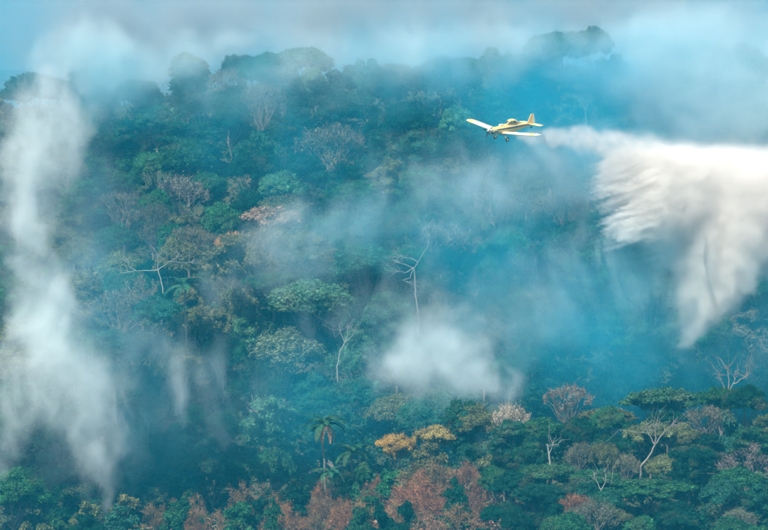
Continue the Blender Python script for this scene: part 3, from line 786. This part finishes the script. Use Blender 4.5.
def volume(name, label, lo, hi, vox, mat, fn, cat='smoke'):
    o = bpy.data.objects.new(name, bpy.data.volumes.new(name)); C.objects.link(o)
    ng = bpy.data.node_groups.new(name + '_density', 'GeometryNodeTree')
    ng.interface.new_socket('Geometry', in_out='OUTPUT', socket_type='NodeSocketGeometry')
    X.nt = ng
    c = (Vector(lo) + Vector(hi)) / 2; o.location = c
    pn = ng.nodes.new('GeometryNodeInputPosition')
    p = vec('ADD', X(pn.outputs[0]), tuple(c))
    d = fn(p) + 2e-6            # keeps the whole grid in use, so the volume has plain box bounds
    o.data.render.clipping = 0
    vc = ng.nodes.new('GeometryNodeVolumeCube')
    ng.links.new(d.s, vc.inputs['Density'])
    vc.inputs['Min'].default_value = Vector(lo) - c; vc.inputs['Max'].default_value = Vector(hi) - c
    for i, ax in enumerate('XYZ'): vc.inputs['Resolution ' + ax].default_value = max(8, int((hi[i] - lo[i]) / vox))
    sm = ng.nodes.new('GeometryNodeSetMaterial'); sm.inputs['Material'].default_value = mat
    go = ng.nodes.new('NodeGroupOutput'); ng.links.new(vc.outputs[0], sm.inputs[0]); ng.links.new(sm.outputs[0], go.inputs[0])
    md = o.modifiers.new('density', 'NODES'); md.node_group = ng
    o.data.materials.append(mat)
    tag(o, label, cat, kind='stuff')
    return o
def warp(p, a1, s1, a2, s2, off=(0, 0, 0)):
    n1 = vec('SUBTRACT', fnoise(p, s1, 2, col=True, off=off), (.5, .5, .5)); n2 = vec('SUBTRACT', fnoise(p, s2, 3, col=True, off=off), (.5, .5, .5))
    return vec('ADD', vec('ADD', p, vec('SCALE', n1, scale=a1 * 2)), vec('SCALE', n2, scale=a2 * 2))
def P(pts, D, amt, st=1.0, dd=0):
    """chain of capsules through (px, py, radius px[, amount[, extra distance]])"""
    out = []
    for a, b in zip(pts, pts[1:]):
        da = D + (a[4] if len(a) > 4 else 0); db = D + (b[4] if len(b) > 4 else 0)
        out.append((W(a[0], a[1], da), W(b[0], b[1], db), a[2] * da / F, b[2] * db / F, amt * (a[3] if len(a) > 3 else 1), st))
    return out
def bounds(bl, k=2.1):
    lo = [1e9] * 3; hi = [-1e9] * 3
    for a, b, r0, r1, amt, st in bl:
        for q, r in ((a, r0), (b, r1)):
            for i in range(3):
                rr = r * k * (st if i == 1 else 1); lo[i] = min(lo[i], q[i] - rr); hi[i] = max(hi[i], q[i] + rr)
    return lo, hi

SMOKE = (.85, .90, .885); BLUE = (.05, .57, .75); VEIL = (.74, .87, .88)
M_smoke = smoke_mat('wood_smoke', SMOKE, 1.0)
M_veil = smoke_mat('thin_white_smoke', VEIL, 1.0)
M_blue = smoke_mat('thin_blue_smoke', BLUE, 1.0)
M_water = smoke_mat('falling_water', (.975, .935, .885), 1.0, 0)

def plume(name, label, bl, dens, vox=.6, mat=None, a1=4.2, s1=.085, a2=1.8, s2=.28, cut=.08, fine=.5, tear=.4, off=(0, 0, 0), k=1.9, streak=(1, 1, .4), cat='smoke', fs=.24):
    lo, hi = bounds(bl, k); mg = .75 * a1 + .6 * a2
    lo = [v - mg for v in lo]; hi = [v + mg for v in hi]
    def fn(p):
        q = warp(p, a1, s1, a2, s2, off)
        d = blob_field(q, bl)
        n = fnoise(vec('MULTIPLY', q, streak), fs, 5, .58, off=off)
        e = 1 - ramp(n, .36, .64)                     # holes torn into the smoke
        return (d - cut - e * tear).mx(0.0) * (1 - fine * e) * dens
    return volume(name, label, lo, hi, vox, mat or M_smoke, fn, cat)
# haze over everything: one closed box of even density
def haze():
    m, nt, n, l = new_mat('haze'); n.remove(n['Principled BSDF'])
    pv = n.new('ShaderNodeVolumePrincipled'); pv.inputs['Density'].default_value = HAZE; pv.inputs['Color'].default_value = (*HAZE_COL, 1); pv.inputs['Anisotropy'].default_value = .1
    l.new(pv.outputs[0], n['Material Output'].inputs['Volume'])
    x0, x1, y0, y1, z0, z1 = -5100, 5100, -900, 6100, ZMIN - 1, 58
    v = [(x, y, z) for z in (z0, z1) for y in (y0, y1) for x in (x0, x1)]
    o = link('haze', pym('haze', v, [(0, 1, 3, 2), (4, 5, 7, 6), (0, 1, 5, 4), (1, 3, 7, 5), (3, 2, 6, 7), (2, 0, 4, 6)]), mat=m)
    tag(o, 'thin blue haze hanging over the whole hillside', 'haze', kind='stuff')
HAZE, HAZE_COL = .00026, (.03, .53, .80)
haze()

# the smoke column and wisps on the left
col_l = P([(60, 92, 30, .8, 12), (46, 118, 36, 1.1, 10), (28, 160, 30, 1.2, 6), (26, 205, 22, 1.2, 4), (28, 240, 17, 1.3, 0), (40, 290, 22, 1.3, 0), (58, 340, 24, 1.1, -3), (84, 385, 26, .8, -6), (94, 425, 22, .55, -8), (104, 470, 24, .42, -10), (110, 512, 24, .38, -12)], 704, 1, .8) + \
        P([(36, 300, 16, .9, 0), (40, 350, 24, 1, -3), (20, 400, 26, 1.1, -5), (4, 450, 18, 1.1, -8)], 704, 1, .8) + P([(74, 385, 20, .8, 0), (124, 428, 18, .6, 0)], 698, 1, .8)
plume('smoke_column', 'tall white smoke column rising at the left edge of the forest', [b[:2] + (b[2] * 1.25, b[3] * 1.25) + b[4:] for b in col_l], .125, .42, fs=.28, tear=.72, a2=2.6)
plume('thin_smoke', 'thin blue-white smoke spreading round the tall white column', P([(80, 110, 50, .8, 20), (70, 200, 60, .8, 14), (60, 300, 66, 1, 6), (90, 400, 62, 1, -4), (150, 430, 40, .8, -8), (220, 425, 36, .6, -8)], 706, 1, .3), .04, .9, M_veil, cut=.05, fs=.09, tear=.55, off=(0, 44, 0))
plume('smoke_wisp', 'thin wisp of smoke rising from the dark trees right of the column', P([(160, 352, 12, .7), (172, 392, 15), (184, 424, 9, .7)], 690, 1.1), .17, .45, fs=.2, tear=.6, a1=5)
plume('smoke_wisp', 'faint small wisp of smoke low in the dark trees', P([(204, 378, 12), (218, 432, 10)], 690, 1), .10, .45, fs=.2, tear=.6, a1=5, off=(9, 0, 0))
plume('smoke_wisp', 'narrow wisp of smoke at the foot of the tall white column', P([(92, 452, 8), (104, 505, 11)], 684, 1), .14, .45, fs=.2, tear=.5, a1=4, off=(19, 0, 0))
plume('smoke_puff', 'low white smoke puff lying behind the near ridge in the middle', P([(380, 364, 16, 1), (406, 352, 24, 1.2), (438, 350, 27, 1.1), (468, 368, 24, .95), (510, 388, 22, .8)], 676, 1.1) + P([(400, 376, 30, .6), (470, 384, 30, .7)], 672, 1) + P([(440, 326, 20, .8), (460, 312, 15, .6)], 680, .9) + P([(410, 340, 50, .35), (470, 350, 50, .35)], 678, 1), .085, .42, fs=.3, tear=.7, a2=3, a1=6)
# bluish smoke lying in the ravine and drifting over the slope
plume('ravine_smoke', 'thin blue smoke filling the ravine behind the near ridge', P([(150, 440, 60, .5), (300, 400, 60, .8), (450, 375, 60, 1), (620, 370, 60, 1.1), (800, 360, 60, 1)], 678, 1, .3), .045, 1.1, M_blue, a1=6, s1=.03, cut=.05, fs=.05, tear=.2)
plume('drifting_smoke', 'veil of blue smoke drifting over the middle of the slope', P([(230, 260, 40, .7, -20), (330, 235, 45, .9, -10), (400, 220, 55, 1, 0), (470, 250, 65, 1, 0), (560, 300, 65, .75, -20), (660, 320, 65, .65, -30), (780, 300, 60, .7, -35)], 735, 1, .4)
      + P([(120, 250, 60, .9, -20), (90, 340, 60, .9, -35)], 735, 1, .4) + P([(90, 150, 60, .5, -10), (280, 150, 70, .55, 0), (440, 150, 60, .6, 0)], 760, 1, .4) + P([(160, 400, 50, .6, -35), (280, 360, 50, .6, -30)], 735, 1, .4), .045, 1.1, M_blue, a1=8, s1=.035, a2=3, s2=.12, cut=.04, fs=.07, tear=.35, off=(40, 0, 0))
plume('drifting_smoke', 'veil of blue smoke across the upper slope behind the airplane', P([(-20, 40, 60, 1.1), (110, 95, 40, .7), (250, 80, 42, .8), (400, 75, 50, 1.1), (560, 90, 65, 1.2), (700, 110, 85, 1.3), (800, 120, 85, 1.4)], 795, 1, .4)
      + P([(430, 170, 50, .8), (560, 160, 60, .9), (640, 200, 70, 1)], 770, 1, .4), .075, 1.2, M_blue, a1=9, s1=.03, a2=3, s2=.1, cut=.04, fs=.06, tear=.35, off=(0, 70, 0))
plume('smoke_bank', 'pale smoke bank rolling over the crest of the hill', P([(-40, 30, 55, 1.1), (110, 45, 60, 1.2), (200, 38, 46, 1.2), (330, 20, 48, 1), (480, 12, 50, .9), (620, 14, 56, 1), (800, 20, 64, 1.1)], 905, 1, .5)
      + P([(110, -10, 80), (400, -30, 70), (700, -20, 80)], 930, .8, .5), .10, 1.2, smoke_mat('pale_bank_smoke', (.57, .62, .64), 1.0), a1=7, s1=.04, a2=4, s2=.13, cut=.02, fs=.08, tear=.35, off=(0, 0, 30))
plume('smoke_puff', 'pale smoke curling over the crest along the top of the slope', P([(256, 47, 10, 1.4), (236, 44, 17), (190, 54, 22, .9), (140, 72, 26, 1), (105, 66, 36, 1), (60, 50, 30, .9)], 856, 1) + P([(300, 58, 26, .8), (420, 50, 26, .8), (520, 44, 22, .6), (640, 40, 26, .9), (700, 46, 30, 1), (800, 46, 34, 1.1)], 852, 1.25), .13, .7, M_veil, a1=6, off=(0, 33, 0), tear=.45)
plume('smoke_veil', 'whitish smoke veil trailing along the crest of the slope', P([(160, 84, 34, .8, 5), (280, 66, 36, 1.1, 5), (400, 58, 38, 1.1, 5), (500, 52, 38, 1, 0), (620, 66, 48, 1.1, -10), (700, 96, 66, 1.6, -25), (800, 100, 76, 1.7, -30)], 812, 1, .4)
      + P([(470, 170, 30, .7), (560, 175, 34, .8), (620, 140, 34, .8)], 770, 1, .4), .095, .8, M_veil, a1=8, s1=.04, a2=3, s2=.14, cut=.04, fs=.16, tear=.5, streak=(.6, 1, 1), off=(80, 20, 0))
plume('smoke_veil', 'whitish smoke thinning out across the middle of the slope', P([(200, 300, 30, .7, -10), (290, 245, 40, 1, 0), (370, 215, 42, 1, 5), (460, 195, 42, 1, 10), (560, 160, 44, .9, 20)], 742, 1, .4) + P([(330, 330, 34, .8, -20), (420, 300, 36, .9, -20), (520, 310, 44, 1, -20), (600, 275, 50, 1.2, -12), (660, 300, 50, 1.1, -15)], 735, 1, .4)
      + P([(120, 340, 40, .8, -35), (240, 380, 40, .6, -35)], 735, 1, .4) + P([(700, 330, 40, .7), (790, 350, 40, .7)], 715, 1, .4), .085, .8, M_veil, a1=7, s1=.05, a2=3, s2=.15, cut=.04, fs=.22, tear=.7, off=(10, 220, 0))

# the water: a fine trail from the belly gate, the white cloud and the streaks that fall out of it
tail = [(512, 135, 2.5, 1.6, -3), (532, 137, 5.5, 1.4, 0), (550, 137, 8, 1.3, 3), (580, 139, 10.5, 1.2, 7), (612, 146, 13, 1, 11), (650, 152, 20, 1, 16)]
cloud = [(622, 176, 24, 1, 14), (650, 190, 36, 1, 18), (700, 196, 40, 1.1, 24), (760, 205, 44, 1.1, 30), (820, 210, 48, 1.1, 36)]
def water(p):
    bl = P(cloud, 702, 1, .8) + P([(640, 215, 24, .9, 16), (620, 238, 12, .6, 14)], 702, 1, .8) + P([(728, 236, 38, .8, 24), (714, 275, 30, .62, 22), (699, 312, 20, .52, 20), (686, 343, 12, .42, 18)], 702, 1, .8) + \
         P([(780, 245, 30, .8, 30), (800, 260, 30, .8, 30)], 702, 1, .8) + P([(660, 245, 30, .35, 20), (720, 260, 40, .3, 20)], 702, 1, .8)
    tl = P(tail, 702, 1, 1)
    bl = [b[:4] + (b[4] * 1.0,) + b[5:] for b in bl]
    # threads of water: the edge is drawn out to the left and downward along thin streamlines
    ax = Vector((1, .9, .28)).normalized(); up = Vector((-.28, 0, 1)).normalized()
    s_ = vec('DOT_PRODUCT', p, tuple(up), out=1); dpt = vec('DOT_PRODUCT', p, (0.5, -.8, 0), out=1); al = vec('DOT_PRODUCT', p, tuple(ax), out=1)
    cv = X.nt.nodes.new('ShaderNodeCombineXYZ'); X.nt.links.new((s_ * 1.0).s, cv.inputs[0]); X.nt.links.new((dpt * .5).s, cv.inputs[1]); X.nt.links.new((al * .07).s, cv.inputs[2])
    st = fnoise(X(cv.outputs[0]), 1.2, 5, .65)
    q = warp(p, 1.6, .12, .8, .5, (9, 9, 0))
    sx = X.nt.nodes.new('ShaderNodeSeparateXYZ'); X.nt.links.new(p.s, sx.inputs[0]); xs_ = sx.outputs[0]
    sh = X.nt.nodes.new('ShaderNodeVectorMath'); sh.operation = 'SCALE'; sh.inputs[0].default_value = tuple(ax * 1.0); X.nt.links.new(((st - .5) * (26.0 - 24.0 * ramp(X(xs_), W(600, 200, 716).x, W(690, 200, 724).x))).s, sh.inputs['Scale'])
    q = vec('ADD', q, X(sh.outputs[0]))
    d = blob_field(q, bl)
    n = fnoise(q, .22, 5, .6)
    t = blob_field(warp(p, .8, .3, .6, .9, (3, 3, 3)), tl)
    return ((ramp(d, .22, .8)) * (.35 + ramp(n, .36, .64) * .65) * .8 + ramp(d, .05, .5) * ramp(fnoise(q, .35, 5, .62, off=(7, 7, 7)), .44, .66) * .09) + ramp(t, .15, .9) * (.25 + .75 * ramp(fnoise(p, .6, 5, .65), .38, .6)) * .3
wl_, wh_ = bounds(P(cloud + tail, 702, 1, .8) + P([(690, 345, 14, 1, 20), (610, 240, 30, 1, 14)], 702, 1), 1.9)
wl_[0] = W(512, 130, 697).x; wh_[0] = min(wh_[0], W(850, 200, 740).x)
volume('water_cloud', 'white cloud of dropped water trailing behind the yellow airplane and falling in streaks', wl_, wh_, .33, M_water, water, 'water')
plume('thin_smoke', 'faint grey smoke below and left of the falling water', P([(590, 270, 26, .8), (630, 262, 30, 1), (665, 300, 34, .7), (640, 330, 30, .5)], 722, 1, .5) + P([(660, 110, 40, .5), (720, 120, 50, .8), (790, 110, 50, .8)], 742, 1, .5), .04, .8, M_veil, a1=5, cut=.05, fine=.6, off=(5, 5, 90))
